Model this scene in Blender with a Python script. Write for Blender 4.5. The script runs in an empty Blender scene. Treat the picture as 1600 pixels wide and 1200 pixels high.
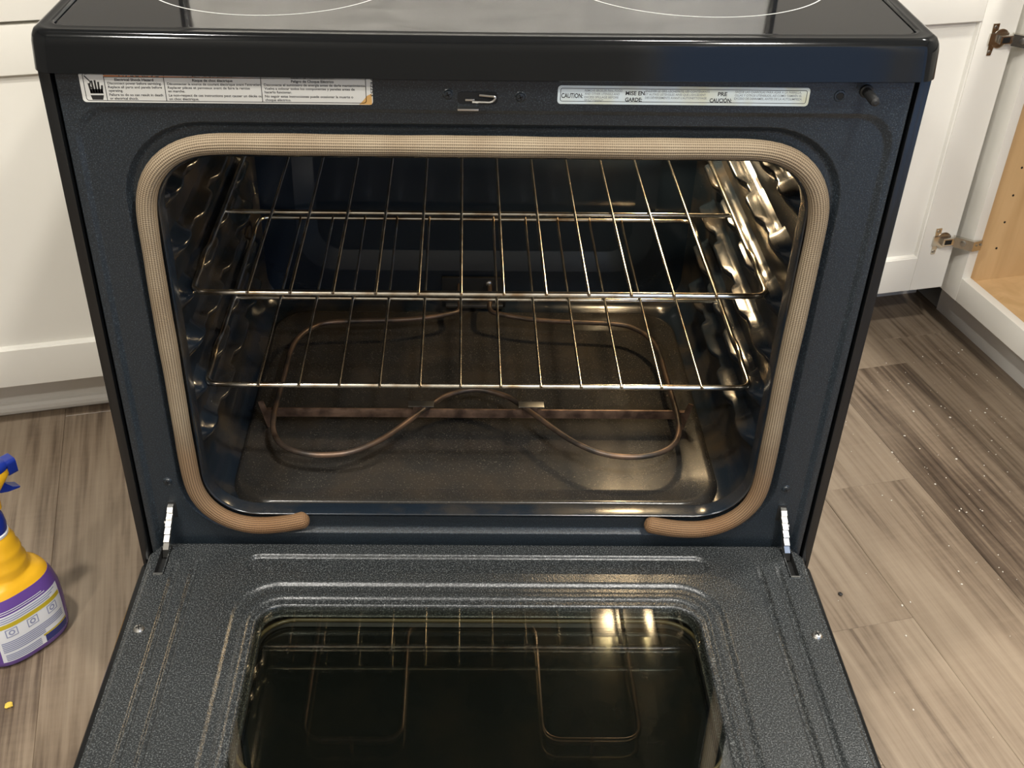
import bpy, bmesh, math, random
from mathutils import Vector, Matrix
random.seed(7)
PI = math.pi
scene = bpy.context.scene
C = scene.collection

# ------------------------------------------------------------------ camera
PIT, YAW, ROL, FPX = 0.62083, 0.01503, 0.01569, 1768.08
PX, PY = 739.19, 622.93
fw = Vector((math.sin(YAW)*math.cos(PIT), math.cos(YAW)*math.cos(PIT), -math.sin(PIT)))
rt = Vector((math.cos(YAW), -math.sin(YAW), 0)); up = rt.cross(fw)
R_ = rt*math.cos(ROL) + up*math.sin(ROL); U_ = -rt*math.sin(ROL) + up*math.cos(ROL)
cd = bpy.data.cameras.new('camera'); cam = bpy.data.objects.new('camera', cd); C.objects.link(cam)
M = Matrix.Identity(4)
for i in range(3):
    M[i][0], M[i][1], M[i][2] = R_[i], U_[i], -fw[i]
M[0][3], M[1][3], M[2][3] = -0.02127, -0.93515, 1.21059
cam.matrix_world = M
cd.sensor_fit = 'HORIZONTAL'; cd.sensor_width = 36.0; cd.lens = FPX/1600*36
cd.shift_x = (800-PX)/1600; cd.shift_y = (PY-600)/1600
cd.clip_start = 0.01
scene.camera = cam

# ------------------------------------------------------------------ world, lights, exposure
scene.view_settings.view_transform = 'Standard'
scene.view_settings.look = 'None'
scene.view_settings.gamma = 1.0
scene.view_settings.use_curve_mapping = False
scene.view_settings.exposure = 0.0
try:
    scene.cycles.use_denoising = True
    scene.cycles.max_bounces = 10
    scene.cycles.transparent_max_bounces = 12
    scene.cycles.sample_clamp_indirect = 8.0
except Exception:
    pass
w = bpy.data.worlds.new('dusk_sky'); scene.world = w; w.use_nodes = True
bg = w.node_tree.nodes['Background']
bg.inputs[0].default_value = (0.42, 0.62, 1.0, 1); bg.inputs[1].default_value = 1.5
CEIL_W = 33.0          # watts of each recessed ceiling lamp
OVEN_W = 5.2           # watts of the oven lamp
CEIL_COL = (1.0, 0.965, 0.89)
OVEN_COL = (1.0, 0.74, 0.42)

# room frame: the range has been pulled out and stands turned 13 degrees to the cabinets
RA = math.radians(13); rc, rs = math.cos(RA), math.sin(RA)
def room(a, b, z=0.0):
    return Vector((a*rc - b*rs, a*rs + b*rc, z))

# ------------------------------------------------------------------ helpers
class MB:
    def __init__(s): s.bm = bmesh.new(); s.uv = None
    def box(s, x0, x1, y0, y1, z0, z1, bev=0.0, seg=2):
        vs = [s.bm.verts.new((x, y, z)) for x in (x0, x1) for y in (y0, y1) for z in (z0, z1)]
        q = [(0,1,3,2),(4,6,7,5),(0,4,5,1),(2,3,7,6),(0,2,6,4),(1,5,7,3)]
        fs = [s.bm.faces.new([vs[i] for i in f]) for f in q]
        if bev > 0:
            es = list({e for f in fs for e in f.edges})
            bmesh.ops.bevel(s.bm, geom=es, offset=bev, segments=seg, profile=0.7, affect='EDGES')
        return s
    def loft(s, loops, cap0=False, cap1=False, flip=False):
        rows = [[s.bm.verts.new(p) for p in L] for L in loops]
        n = len(rows[0])
        for A, B in zip(rows, rows[1:]):
            for i in range(n):
                j = (i+1) % n
                f = [A[i], A[j], B[j], B[i]]
                s.bm.faces.new(f[::-1] if flip else f)
        if cap0: s.bm.faces.new(rows[0] if flip else rows[0][::-1])
        if cap1: s.bm.faces.new(rows[-1][::-1] if flip else rows[-1])
        return s
    def tube(s, pts, r, seg=10, closed=False, caps=True, uv=False):
        P = [Vector(p) for p in pts]; n = len(P)
        rr_ = r if isinstance(r, (list, tuple)) else [r]*n
        T = []
        for i in range(n):
            a = P[i-1] if (i > 0 or closed) else P[i]
            b = P[(i+1) % n] if (i < n-1 or closed) else P[i]
            T.append((b-a).normalized())
        ref = Vector((0, 0, 1)) if abs(T[0].z) < 0.9 else Vector((1, 0, 0))
        N = (ref - T[0]*ref.dot(T[0])).normalized()
        rows = []; dist = [0.0]
        for i in range(n):
            if i > 0:
                dist.append(dist[-1] + (P[i]-P[i-1]).length)
                N = (N - T[i]*N.dot(T[i])).normalized()
            Bn = T[i].cross(N)
            rows.append([s.bm.verts.new(P[i] + (N*math.cos(2*PI*k/seg) + Bn*math.sin(2*PI*k/seg))*rr_[i]) for k in range(seg)])
        lay = s.bm.loops.layers.uv.verify() if uv else None
        for i in range(n if closed else n-1):
            A, B = rows[i], rows[(i+1) % n]
            for k in range(seg):
                j = (k+1) % seg
                f = s.bm.faces.new([A[k], A[j], B[j], B[k]])
                if uv:
                    d = [(dist[i], k/seg), (dist[i], (k+1)/seg), (dist[i+1], (k+1)/seg), (dist[i+1], k/seg)]
                    for l, c in zip(f.loops, d): l[lay].uv = c
        if caps and not closed:
            s.bm.faces.new(rows[0][::-1]); s.bm.faces.new(rows[-1])
        return s
    def lathe(s, prof, seg=24, o=(0, 0, 0), cap0=True, cap1=True):
        loops = [[(o[0]+r*math.cos(2*PI*k/seg), o[1]+r*math.sin(2*PI*k/seg), o[2]+z) for k in range(seg)] for r, z in prof]
        return s.loft(loops, cap0, cap1)
    def prism(s, poly, t0, t1, axis='x'):
        def mk(p, t):
            return {'x': (t, p[0], p[1]), 'y': (p[0], t, p[1]), 'z': (p[0], p[1], t)}[axis]
        return s.loft([[mk(p, t0) for p in poly], [mk(p, t1) for p in poly]], True, True)
    def xf(s, mat):
        s.bm.transform(mat); return s
    def mesh(s, name, sharp=18, flat=False):
        bmesh.ops.recalc_face_normals(s.bm, faces=s.bm.faces[:])
        a = math.radians(sharp)
        for f in s.bm.faces: f.smooth = not flat
        for e in s.bm.edges:
            if len(e.link_faces) == 2 and e.calc_face_angle(0) > a: e.smooth = False
        me = bpy.data.meshes.new(name); s.bm.to_mesh(me); s.bm.free()
        return me
    def obj(s, name, m, parent=None, sharp=18, flat=False, loc=None, rot=None):
        return link(name, s.mesh(name, sharp, flat), m, parent, loc, rot)

def link(name, me, m, parent=None, loc=None, rot=None):
    o = bpy.data.objects.new(name, me); C.objects.link(o)
    if m is not None and not me.materials: me.materials.append(m)
    if parent is not None: o.parent = parent
    if loc is not None: o.location = loc
    if rot is not None: o.rotation_euler = rot
    return o
def wn(o):
    md = o.modifiers.new('weighted_normal', 'WEIGHTED_NORMAL'); md.keep_sharp = True; md.weight = 80; return o
def thing(name, label, cat, loc=(0, 0, 0), rot=(0, 0, 0), group=None):
    o = bpy.data.objects.new(name, None); C.objects.link(o)
    o.location = loc; o.rotation_euler = rot; o.empty_display_size = 0.05
    return tag(o, label, cat, group)
def tag(o, label=None, cat=None, group=None, kind=None):
    if label: o['label'] = label
    if cat: o['category'] = cat
    if group: o['group'] = group
    if kind: o['kind'] = kind
    return o
def rrect(x0, x1, z0, z1, r, nc=8, ns=3):
    """rounded rectangle, counter-clockwise, same point count whatever the size"""
    pts = []
    r = max(min(r, (x1-x0)/2-1e-5, (z1-z0)/2-1e-5), 1e-5)
    cs = [((x1-r, z0+r), -PI/2), ((x1-r, z1-r), 0), ((x0+r, z1-r), PI/2), ((x0+r, z0+r), PI)]
    for q, (c, a0) in enumerate(cs):
        arc = [(c[0]+r*math.cos(a0+PI/2*k/nc), c[1]+r*math.sin(a0+PI/2*k/nc)) for k in range(nc+1)]
        pts += arc
        nx = cs[(q+1) % 4]
        s0 = arc[-1]; e0 = (nx[0][0]+r*math.cos(nx[1]), nx[0][1]+r*math.sin(nx[1]))
        pts += [(s0[0]+(e0[0]-s0[0])*k/(ns+1), s0[1]+(e0[1]-s0[1])*k/(ns+1)) for k in range(1, ns+1)]
    return pts
def smoothpath(P, n=6, closed=False):
    P = [Vector(p) for p in P]; out = []; m = len(P)
    for i in range(m if closed else m-1):
        p0 = P[i-1] if (i > 0 or closed) else P[i]; p1 = P[i]; p2 = P[(i+1) % m]
        p3 = P[(i+2) % m] if (i+2 < m or closed) else P[(i+1) % m]
        for k in range(n):
            t = k/n
            out.append(0.5*((2*p1)+(p2-p0)*t+(2*p0-5*p1+4*p2-p3)*t*t+(3*p1-p0-3*p2+p3)*t**3))
    if not closed: out.append(P[-1])
    return out
def fillet(P, r, n=6):
    """polyline with rounded corners"""
    P = [Vector(p) for p in P]; out = [P[0]]
    for i in range(1, len(P)-1):
        a = (P[i-1]-P[i]); b = (P[i+1]-P[i]); d = min(r, a.length*.49, b.length*.49)
        p0 = P[i]+a.normalized()*d; p2 = P[i]+b.normalized()*d
        for k in range(n+1):
            t = k/n; out.append(p0*(1-t)**2+P[i]*2*t*(1-t)+p2*t*t)
    out.append(P[-1]); return out

def text_mesh(body, size, width=None, bold=0.0, extrude=0.00004):
    cu = bpy.data.curves.new('txt', 'FONT'); cu.body = body; cu.size = size; cu.extrude = extrude; cu.offset = bold
    cu.resolution_u = 3
    o = bpy.data.objects.new('txt', cu); C.objects.link(o)
    dg = bpy.context.evaluated_depsgraph_get(); dg.update()
    me = bpy.data.meshes.new_from_object(o.evaluated_get(dg))
    bpy.data.objects.remove(o); bpy.data.curves.remove(cu)
    xs = [v.co.x for v in me.vertices]
    if width and xs:
        k = width/max(max(xs)-min(xs), 1e-6)
        x0 = min(xs)
        for v in me.vertices: v.co.x = (v.co.x-x0)*k
    me.materials.clear()
    return me

# ------------------------------------------------------------------ materials
def mat(name, col, rough=0.5, metal=0.0, ior=1.5, coat=0.0):
    m = bpy.data.materials.new(name); m.use_nodes = True
    b = m.node_tree.nodes['Principled BSDF']
    b.inputs['Base Color'].default_value = (*col, 1); b.inputs['Roughness'].default_value = rough
    b.inputs['Metallic'].default_value = metal; b.inputs['IOR'].default_value = ior
    b.inputs['Coat Weight'].default_value = coat; b.inputs['Coat Roughness'].default_value = 0.03
    return m
def nd(m, t, **kw):
    n = m.node_tree.nodes.new(t)
    for k, v in kw.items():
        if k in n.inputs: n.inputs[k].default_value = v
        else: setattr(n, k, v)
    return n
def ln(m, a, b): m.node_tree.links.new(a, b)
def bsdf(m): return m.node_tree.nodes['Principled BSDF']
def ramp(m, fac, stops):
    r = nd(m, 'ShaderNodeValToRGB'); e = r.color_ramp.elements
    while len(e) < len(stops): e.new(0.5)
    for q, (p, c) in zip(e, stops): q.position = p; q.color = (*c, 1)
    ln(m, fac, r.inputs[0]); return r.outputs[0]
def bump(m, h, strength=0.2, dist=0.001):
    b = nd(m, 'ShaderNodeBump', Strength=strength, Distance=dist)
    ln(m, h, b.inputs['Height']); ln(m, b.outputs[0], bsdf(m).inputs['Normal']); return b
def noise(m, scale, detail=3, coord='Object', vec=None, rough=0.5):
    n = nd(m, 'ShaderNodeTexNoise', Scale=scale, Detail=detail, Roughness=rough)
    if vec is None:
        tc = nd(m, 'ShaderNodeTexCoord'); vec = tc.outputs[coord]
    ln(m, vec, n.inputs['Vector']); return n

def enamel(name, base, speck, rough, sc=520, thr=(0.60, 0.72), bs=0.25, dirt=0.0, dirtcol=(0.05, 0.035, 0.02)):
    m = mat(name, base, rough)
    n = noise(m, sc, 2)
    col = ramp(m, n.outputs[0], [(thr[0], base), (thr[1], speck)])
    if dirt > 0:
        d = noise(m, 14, 5); f = ramp(m, d.outputs[0], [(0.45, (0, 0, 0)), (0.75, (dirt,)*3)])
        mx = nd(m, 'ShaderNodeMix', data_type='RGBA'); mx.inputs[7].default_value = (*dirtcol, 1)
        ln(m, f, mx.inputs[0]); ln(m, col, mx.inputs[6]); col = mx.outputs[2]
    ln(m, col, bsdf(m).inputs['Base Color'])
    n2 = noise(m, sc*0.8, 2); bump(m, n2.outputs[0], bs, 0.0006)
    return m
m_face = enamel('enamel_blue_black', (0.0085, 0.0125, 0.0165), (0.055, 0.07, 0.085), 0.32, 900, (0.52, 0.78), 0.35)
m_door = enamel('enamel_charcoal_orange_peel', (0.0165, 0.0185, 0.0195), (0.122, 0.13, 0.132), 0.25, 700, (0.50, 0.78), 0.5)
m_cav = enamel('enamel_black_cavity', (0.024, 0.0225, 0.0205), (0.15, 0.135, 0.11), 0.20, 640, (0.62, 0.80), 0.08, 0.5, (0.050, 0.038, 0.026))
m_cavwall = enamel('enamel_blue_black_cavity_wall', (0.0090, 0.0140, 0.0210), (0.045, 0.05, 0.055), 0.19, 420, (0.70, 0.82), 0.03, 0.55, (0.085, 0.062, 0.034))
m_black = mat('gloss_black_paint', (0.006, 0.0065, 0.007), 0.22)
nb = noise(m_black, 9, 3); ln(m_black, ramp(m_black, nb.outputs[0], [(0.35, (0.13,)*3), (0.7, (0.30,)*3)]), bsdf(m_black).inputs['Roughness'])
m_blackmatte = mat('matte_black_metal', (0.006, 0.006, 0.006), 0.55)
m_void = mat('dark_recess', (0.003, 0.003, 0.003), 0.8)
m_ctop = mat('gloss_black_cooktop_trim', (0.004, 0.0045, 0.005), 0.10, ior=1.36)
nb = noise(m_ctop, 30, 3); bump(m_ctop, nb.outputs[0], 0.03, 0.002)
m_ceram = mat('ceramic_glass_black', (0.004, 0.004, 0.0045), 0.05, ior=1.55)
m_print = mat('white_burner_print', (0.55, 0.55, 0.53), 0.4)
def steel(name, col, rough, sx=(1, 1, 260)):
    m = mat(name, col, rough, 1.0)
    tc = nd(m, 'ShaderNodeTexCoord'); mp = nd(m, 'ShaderNodeMapping'); mp.inputs['Scale'].default_value = sx
    ln(m, tc.outputs['Object'], mp.inputs[0]); n = noise(m, 6, 4, vec=mp.outputs[0])
    ln(m, ramp(m, n.outputs[0], [(0.3, (rough*0.75,)*3), (0.7, (rough*1.3,)*3)]), bsdf(m).inputs['Roughness'])
    bump(m, n.outputs[0], 0.35, 0.0005); return m
m_steel = steel('brushed_stainless', (0.47, 0.455, 0.425), 0.34, (1, 1, 900))
bsdf(m_steel).inputs['Anisotropic'].default_value = 0.85; bsdf(m_steel).inputs['Anisotropic Rotation'].default_value = 0.25
m_chrome = mat('rack_chrome', (0.80, 0.76, 0.66), 0.20, 1.0)
nb = noise(m_chrome, 40, 3); ln(m_chrome, ramp(m_chrome, nb.outputs[0], [(0.42, (0.82, 0.78, 0.68)), (0.72, (0.42, 0.29, 0.17))]), bsdf(m_chrome).inputs['Base Color'])
m_zinc = mat('zinc_steel', (0.50, 0.49, 0.465), 0.32, 1.0)
m_cavback = enamel('enamel_blue_black_cavity_back', (0.0075, 0.0135, 0.0225), (0.035, 0.042, 0.05), 0.20, 420, (0.70, 0.82), 0.03)
m_nickel = mat('nickel_hinge', (0.62, 0.59, 0.53), 0.26, 1.0)
m_elem = mat('element_sheath', (0.075, 0.055, 0.042), 0.42, 0.55)
nb = noise(m_elem, 26, 4); ln(m_elem, ramp(m_elem, nb.outputs[0], [(0.35, (0.05, 0.042, 0.036)), (0.7, (0.16, 0.10, 0.065))]), bsdf(m_elem).inputs['Base Color'])
m_bar = mat('scorched_bracket', (0.20, 0.13, 0.09), 0.5, 0.6)
nb = noise(m_bar, 60, 4); ln(m_bar, ramp(m_bar, nb.outputs[0], [(0.35, (0.09, 0.055, 0.04)), (0.65, (0.30, 0.19, 0.13))]), bsdf(m_bar).inputs['Base Color'])
m_white = mat('cabinet_white_paint', (0.79, 0.765, 0.70), 0.38)
nb = noise(m_white, 5, 3); ln(m_white, ramp(m_white, nb.outputs[0], [(0.3, (0.78, 0.755, 0.69)), (0.7, (0.81, 0.785, 0.72))]), bsdf(m_white).inputs['Base Color'])
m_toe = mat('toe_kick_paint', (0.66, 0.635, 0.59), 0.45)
m_wall = mat('wall_paint', (0.34, 0.325, 0.30), 0.8)
nb = noise(m_wall, 220, 2); bump(m_wall, nb.outputs[0], 0.08, 0.001)
m_ceil = mat('ceiling_paint', (0.78, 0.76, 0.72), 0.85)
nb = noise(m_ceil, 180, 2); bump(m_ceil, nb.outputs[0], 0.1, 0.001)
m_stone = mat('dark_stone_counter', (0.035, 0.032, 0.03), 0.2)
nb = noise(m_stone, 60, 5); ln(m_stone, ramp(m_stone, nb.outputs[0], [(0.4, (0.02, 0.018, 0.017)), (0.7, (0.10, 0.09, 0.08))]), bsdf(m_stone).inputs['Base Color'])

def woven():
    m = mat('woven_gasket', (0.42, 0.33, 0.24), 0.75)
    uv = nd(m, 'ShaderNodeUVMap'); sp = nd(m, 'ShaderNodeSeparateXYZ'); ln(m, uv.outputs[0], sp.inputs[0])
    def sine(sock, f, ph=0.0):
        a = nd(m, 'ShaderNodeMath', operation='MULTIPLY'); a.inputs[1].default_value = f; ln(m, sock, a.inputs[0])
        b = nd(m, 'ShaderNodeMath', operation='SINE'); ln(m, a.outputs[0], b.inputs[0])
        c = nd(m, 'ShaderNodeMath', operation='MULTIPLY_ADD'); c.inputs[1].default_value = .5; c.inputs[2].default_value = .5; ln(m, b.outputs[0], c.inputs[0])
        return c.outputs[0]
    su = sine(sp.outputs[0], 2*PI/0.0019); sv = sine(sp.outputs[1], 2*PI*22)
    mul = nd(m, 'ShaderNodeMath', operation='MULTIPLY_ADD'); ln(m, su, mul.inputs[0]); mul.inputs[1].default_value = 0.45; ln(m, sv, mul.inputs[2])
    tc = nd(m, 'ShaderNodeTexCoord'); so = nd(m, 'ShaderNodeSeparateXYZ'); ln(m, tc.outputs['Object'], so.inputs[0])
    n = noise(m, 16, 5); n.inputs['Scale'].default_value = 16
    # heat staining: browner towards the bottom ends of the seal
    a = nd(m, 'ShaderNodeMapRange'); a.inputs['From Min'].default_value = 0.52; a.inputs['From Max'].default_value = 0.37
    ln(m, so.outputs[2], a.inputs[0])
    s2 = nd(m, 'ShaderNodeMath', operation='MULTIPLY_ADD'); ln(m, n.outputs[0], s2.inputs[0]); s2.inputs[1].default_value = 0.7; s2.inputs[2].default_value = -0.22
    s3 = nd(m, 'ShaderNodeMath', operation='MULTIPLY_ADD', use_clamp=True); ln(m, a.outputs[0], s3.inputs[0]); s3.inputs[1].default_value = 0.75; ln(m, s2.outputs[0], s3.inputs[2])
    base = ramp(m, s3.outputs[0], [(0.0, (0.262, 0.208, 0.138)), (0.30, (0.190, 0.136, 0.082)), (0.8, (0.195, 0.108, 0.048)), (1.0, (0.175, 0.088, 0.034))])
    mx = nd(m, 'ShaderNodeMix', data_type='RGBA', blend_type='MULTIPLY'); mx.inputs[0].default_value = 0.85
    sh = ramp(m, mul.outputs[0], [(0.10, (0.22, 0.17, 0.12)), (0.85, (1.1, 1.1, 1.1))])
    ln(m, base, mx.inputs[6]); ln(m, sh, mx.inputs[7]); ln(m, mx.outputs[2], bsdf(m).inputs['Base Color'])
    bump(m, mul.outputs[0], 0.7, 0.0006); return m
m_gasket = woven()

def glass_pane(name, refl, tint):
    m = bpy.data.materials.new(name); m.use_nodes = True; nt = m.node_tree; nt.nodes.clear()
    out = nt.nodes.new('ShaderNodeOutputMaterial'); mix = nt.nodes.new('ShaderNodeMixShader')
    t = nt.nodes.new('ShaderNodeBsdfTransparent'); t.inputs[0].default_value = (*tint, 1)
    g = nt.nodes.new('ShaderNodeBsdfGlossy'); g.inputs['Roughness'].default_value = 0.012
    lw = nt.nodes.new('ShaderNodeLayerWeight'); lw.inputs[0].default_value = 0.5       # Schlick reflectance, same from both sides of the pane
    pw = nt.nodes.new('ShaderNodeMath'); pw.operation = 'POWER'; pw.inputs[1].default_value = 5.0; nt.links.new(lw.outputs['Facing'], pw.inputs[0])
    fr = nt.nodes.new('ShaderNodeMath'); fr.operation = 'MULTIPLY_ADD'; fr.inputs[1].default_value = 1-refl; fr.inputs[2].default_value = refl; nt.links.new(pw.outputs[0], fr.inputs[0])
    nt.links.new(fr.outputs[0], mix.inputs[0]); nt.links.new(t.outputs[0], mix.inputs[1]); nt.links.new(g.outputs[0], mix.inputs[2])
    nt.links.new(mix.outputs[0], out.inputs[0]); return m
m_pane = glass_pane('oven_window_inner_glass', 0.15, (0.88, 0.89, 0.84))
m_pane2 = mat('oven_window_outer_glass', (0.0065, 0.0075, 0.0072), 0.02, ior=2.1)
m_patio = glass_pane('patio_glass', 0.04, (0.95, 0.97, 1.0))
m_amber = mat('smoke_stained_frame', (0.075, 0.058, 0.028), 0.3)

def wood_floor():
    m = mat('vinyl_plank', (0.25, 0.2, 0.16), 0.42)
    oi = nd(m, 'ShaderNodeObjectInfo'); tc = nd(m, 'ShaderNodeTexCoord')
    off = nd(m, 'ShaderNodeVectorMath', operation='MULTIPLY_ADD')
    off.inputs[1].default_value = (13.1, 37.7, 5.3); cmb = nd(m, 'ShaderNodeCombineXYZ')
    for i in range(3): ln(m, oi.outputs['Random'], cmb.inputs[i])
    ln(m, cmb.outputs[0], off.inputs[0]); ln(m, tc.outputs['Object'], off.inputs[2])
    mp = nd(m, 'ShaderNodeMapping'); mp.inputs['Scale'].default_value = (30, 1.6, 1); ln(m, off.outputs[0], mp.inputs[0])
    g1 = noise(m, 1.0, 8, vec=mp.outputs[0], rough=0.62); g1.inputs['Distortion'].default_value = 0.6
    mp2 = nd(m, 'ShaderNodeMapping'); mp2.inputs['Scale'].default_value = (7, 1.3, 1); ln(m, off.outputs[0], mp2.inputs[0])
    g2 = noise(m, 1.0, 3, vec=mp2.outputs[0]); g2.inputs['Distortion'].default_value = 1.2
    mp3 = nd(m, 'ShaderNodeMapping'); mp3.inputs['Scale'].default_value = (9, 130, 1); ln(m, off.outputs[0], mp3.inputs[0])
    g3 = noise(m, 1.0, 3, vec=mp3.outputs[0])
    mp4 = nd(m, 'ShaderNodeMapping'); mp4.inputs['Scale'].default_value = (150, 5, 1); ln(m, off.outputs[0], mp4.inputs[0])
    g4 = noise(m, 1.0, 3, vec=mp4.outputs[0])
    s = nd(m, 'ShaderNodeMath', operation='MULTIPLY_ADD'); ln(m, g2.outputs[0], s.inputs[0]); s.inputs[1].default_value = 0.8; ln(m, g1.outputs[0], s.inputs[2])
    s1 = nd(m, 'ShaderNodeMath', operation='MULTIPLY_ADD'); ln(m, g3.outputs[0], s1.inputs[0]); s1.inputs[1].default_value = 0.12; ln(m, s.outputs[0], s1.inputs[2])
    s1b = nd(m, 'ShaderNodeMath', operation='MULTIPLY_ADD'); ln(m, g4.outputs[0], s1b.inputs[0]); s1b.inputs[1].default_value = 0.78; ln(m, s1.outputs[0], s1b.inputs[2])
    s2 = nd(m, 'ShaderNodeMath', operation='MULTIPLY_ADD'); ln(m, oi.outputs['Random'], s2.inputs[0]); s2.inputs[1].default_value = 0.30; ln(m, s1b.outputs[0], s2.inputs[2])
    s3 = nd(m, 'ShaderNodeMath', operation='MULTIPLY'); ln(m, s2.outputs[0], s3.inputs[0]); s3.inputs[1].default_value = 0.432
    col = ramp(m, s3.outputs[0], [(0.46, (0.045, 0.030, 0.020)), (0.555, (0.120, 0.086, 0.059)), (0.66, (0.226, 0.171, 0.120)), (0.80, (0.300, 0.236, 0.170))])
    ln(m, col, bsdf(m).inputs['Base Color']); bump(m, s1b.outputs[0], 0.12, 0.0008)
    return m
m_plank = wood_floor()
def birch():
    m = mat('birch_plywood', (0.62, 0.42, 0.22), 0.4)
    tc = nd(m, 'ShaderNodeTexCoord'); mp = nd(m, 'ShaderNodeMapping'); mp.inputs['Scale'].default_value = (22, 22, 2.5); ln(m, tc.outputs['Object'], mp.inputs[0])
    n = noise(m, 1.0, 5, vec=mp.outputs[0]); n.inputs['Distortion'].default_value = 0.8
    ln(m, ramp(m, n.outputs[0], [(0.3, (0.52, 0.33, 0.155)), (0.7, (0.66, 0.45, 0.235))]), bsdf(m).inputs['Base Color']); return m
m_birch = birch()
m_purple = mat('purple_plastic', (0.135, 0.065, 0.30), 0.25)
m_yellow = mat('yellow_plastic', (0.78, 0.42, 0.02), 0.3)
m_blue = mat('blue_plastic', (0.012, 0.03, 0.24), 0.28)
m_labelw = mat('label_white', (0.72, 0.73, 0.76), 0.35)
m_labely = mat('label_yellow', (0.52, 0.40, 0.02), 0.4)
m_labeln = mat('label_navy', (0.02, 0.028, 0.16), 0.4)
m_labelg = mat('label_print_grey_blue', (0.26, 0.28, 0.42), 0.5)
m_paper = mat('sticker_paper', (0.70, 0.69, 0.64), 0.35)
tcn = noise(m_paper, 10, 3)
m_paper2 = mat('sticker_paper_cool', (0.66, 0.74, 0.76), 0.3)
nb = noise(m_paper2, 34, 2); ln(m_paper2, ramp(m_paper2, nb.outputs[0], [(0.45, (0.66, 0.74, 0.76)), (0.80, (0.60, 0.58, 0.38))]), bsdf(m_paper2).inputs['Base Color'])
m_scorch = mat('sticker_scorched', (0.62, 0.36, 0.12), 0.4)
m_ink = mat('ink_black', (0.02, 0.02, 0.02), 0.5)
m_ink2 = mat('ink_grey', (0.22, 0.24, 0.25), 0.5)
m_orange = mat('ink_orange', (0.62, 0.22, 0.08), 0.5)
m_crumb = mat('crumb_pale', (0.70, 0.66, 0.58), 0.8)
m_foam = mat('yellow_foam', (0.75, 0.52, 0.08), 0.8)
m_dark = mat('dark_bit', (0.02, 0.018, 0.016), 0.6)
def emit(name, col, s):
    m = bpy.data.materials.new(name); m.use_nodes = True; b = bsdf(m)
    b.inputs['Emission Color'].default_value = (*col, 1); b.inputs['Emission Strength'].default_value = s
    b.inputs['Base Color'].default_value = (*col, 1); return m
m_lampface = emit('lamp_diffuser', CEIL_COL, 12.0)
m_bulb = emit('oven_bulb', OVEN_COL, 10.0)

# ================================================================== the room
A0, A1, B0, B1, HZ = -2.6, 1.76, -2.3, 1.43, 2.44
def rmesh(mb): return mb
fl = tag(MB().box(A0, A1, B0, B1, -0.06, -0.004).obj('floor', m_toe, rot=(0, 0, RA)), kind='structure')
# vinyl planks, one object each, sharing one mesh
PW, PLN = 0.175, 1.22
pm = MB().box(-PW/2+0.0001, PW/2-0.0001, -PLN/2+0.0001, PLN/2-0.0001, -0.004, 0.0, 0.0007, 1).mesh('plank')
pm.materials.append(m_plank)
known = {5: 0.675, 4: 0.356, 3: 0.067}          # plank ends seen right of the range
col0 = -14
for ci in range(col0, 9):
    a = 0.0 + ci*PW + 0.0625
    e = known.get(ci-0, None)
    e = (known[ci] if ci in known else ((ci*0.4371) % 1.0)*PLN)
    k0 = math.floor((B0-e)/PLN)
    for k in range(k0, 4):
        b = e + (k+0.5)*PLN
        if b-PLN/2 > 0.92 or b+PLN/2 < -2.6: continue
        if a > 1.25: continue
        o = link('plank', pm, None, fl, (a, b, 0))
tag(MB().box(A0-0.1, A1+0.1, B1, B1+0.1, 0, HZ).obj('wall_back', m_wall, rot=(0, 0, RA)), kind='structure')
tag(MB().box(A1, A1+0.1, B0, B1, 0, HZ).obj('wall_right', m_wall, rot=(0, 0, RA)), kind='structure')
tag(MB().box(A0-0.1, A0, B0, B1, 0, HZ).obj('wall_left', m_wall, rot=(0, 0, RA)), kind='structure')
tag(MB().box(A0-0.1, A1+0.1, B0-0.1, B1+0.1, HZ, HZ+0.1).obj('ceiling', m_ceil, rot=(0, 0, RA)), kind='structure')
# wall behind the photographer with a glazed patio door to the dusk outside
D0, D1, DH = 0.0, 1.6, 2.05
wf = MB().box(A0-0.1, D0, B0-0.1, B0, 0, HZ).box(D1, A1+0.1, B0-0.1, B0, 0, HZ).box(D0, D1, B0-0.1, B0, DH, HZ)
tag(wf.obj('wall_front', m_wall, rot=(0, 0, RA)), kind='structure')
dr = MB()
for (x0, x1) in ((D0, D0+0.06), (D1-0.06, D1), ((D0+D1)/2-0.04, (D0+D1)/2+0.04)): dr.box(x0, x1, B0-0.08, B0-0.02, 0, DH, 0.004)
dr.box(D0+.06, D1-.06, B0-0.08, B0-0.02, 0, 0.06).box(D0+.06, D1-.06, B0-0.08, B0-0.02, DH-0.06, DH)
pd = tag(dr.obj('door_1', m_white, rot=(0, 0, RA)), kind='structure')
for (x0, x1) in ((D0+0.06, (D0+D1)/2-0.04), ((D0+D1)/2+0.04, D1-0.06)):
    MB().box(x0, x1, B0-0.053, B0-0.047, 0.06, DH-0.06).obj('pane', m_patio, pd)

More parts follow.
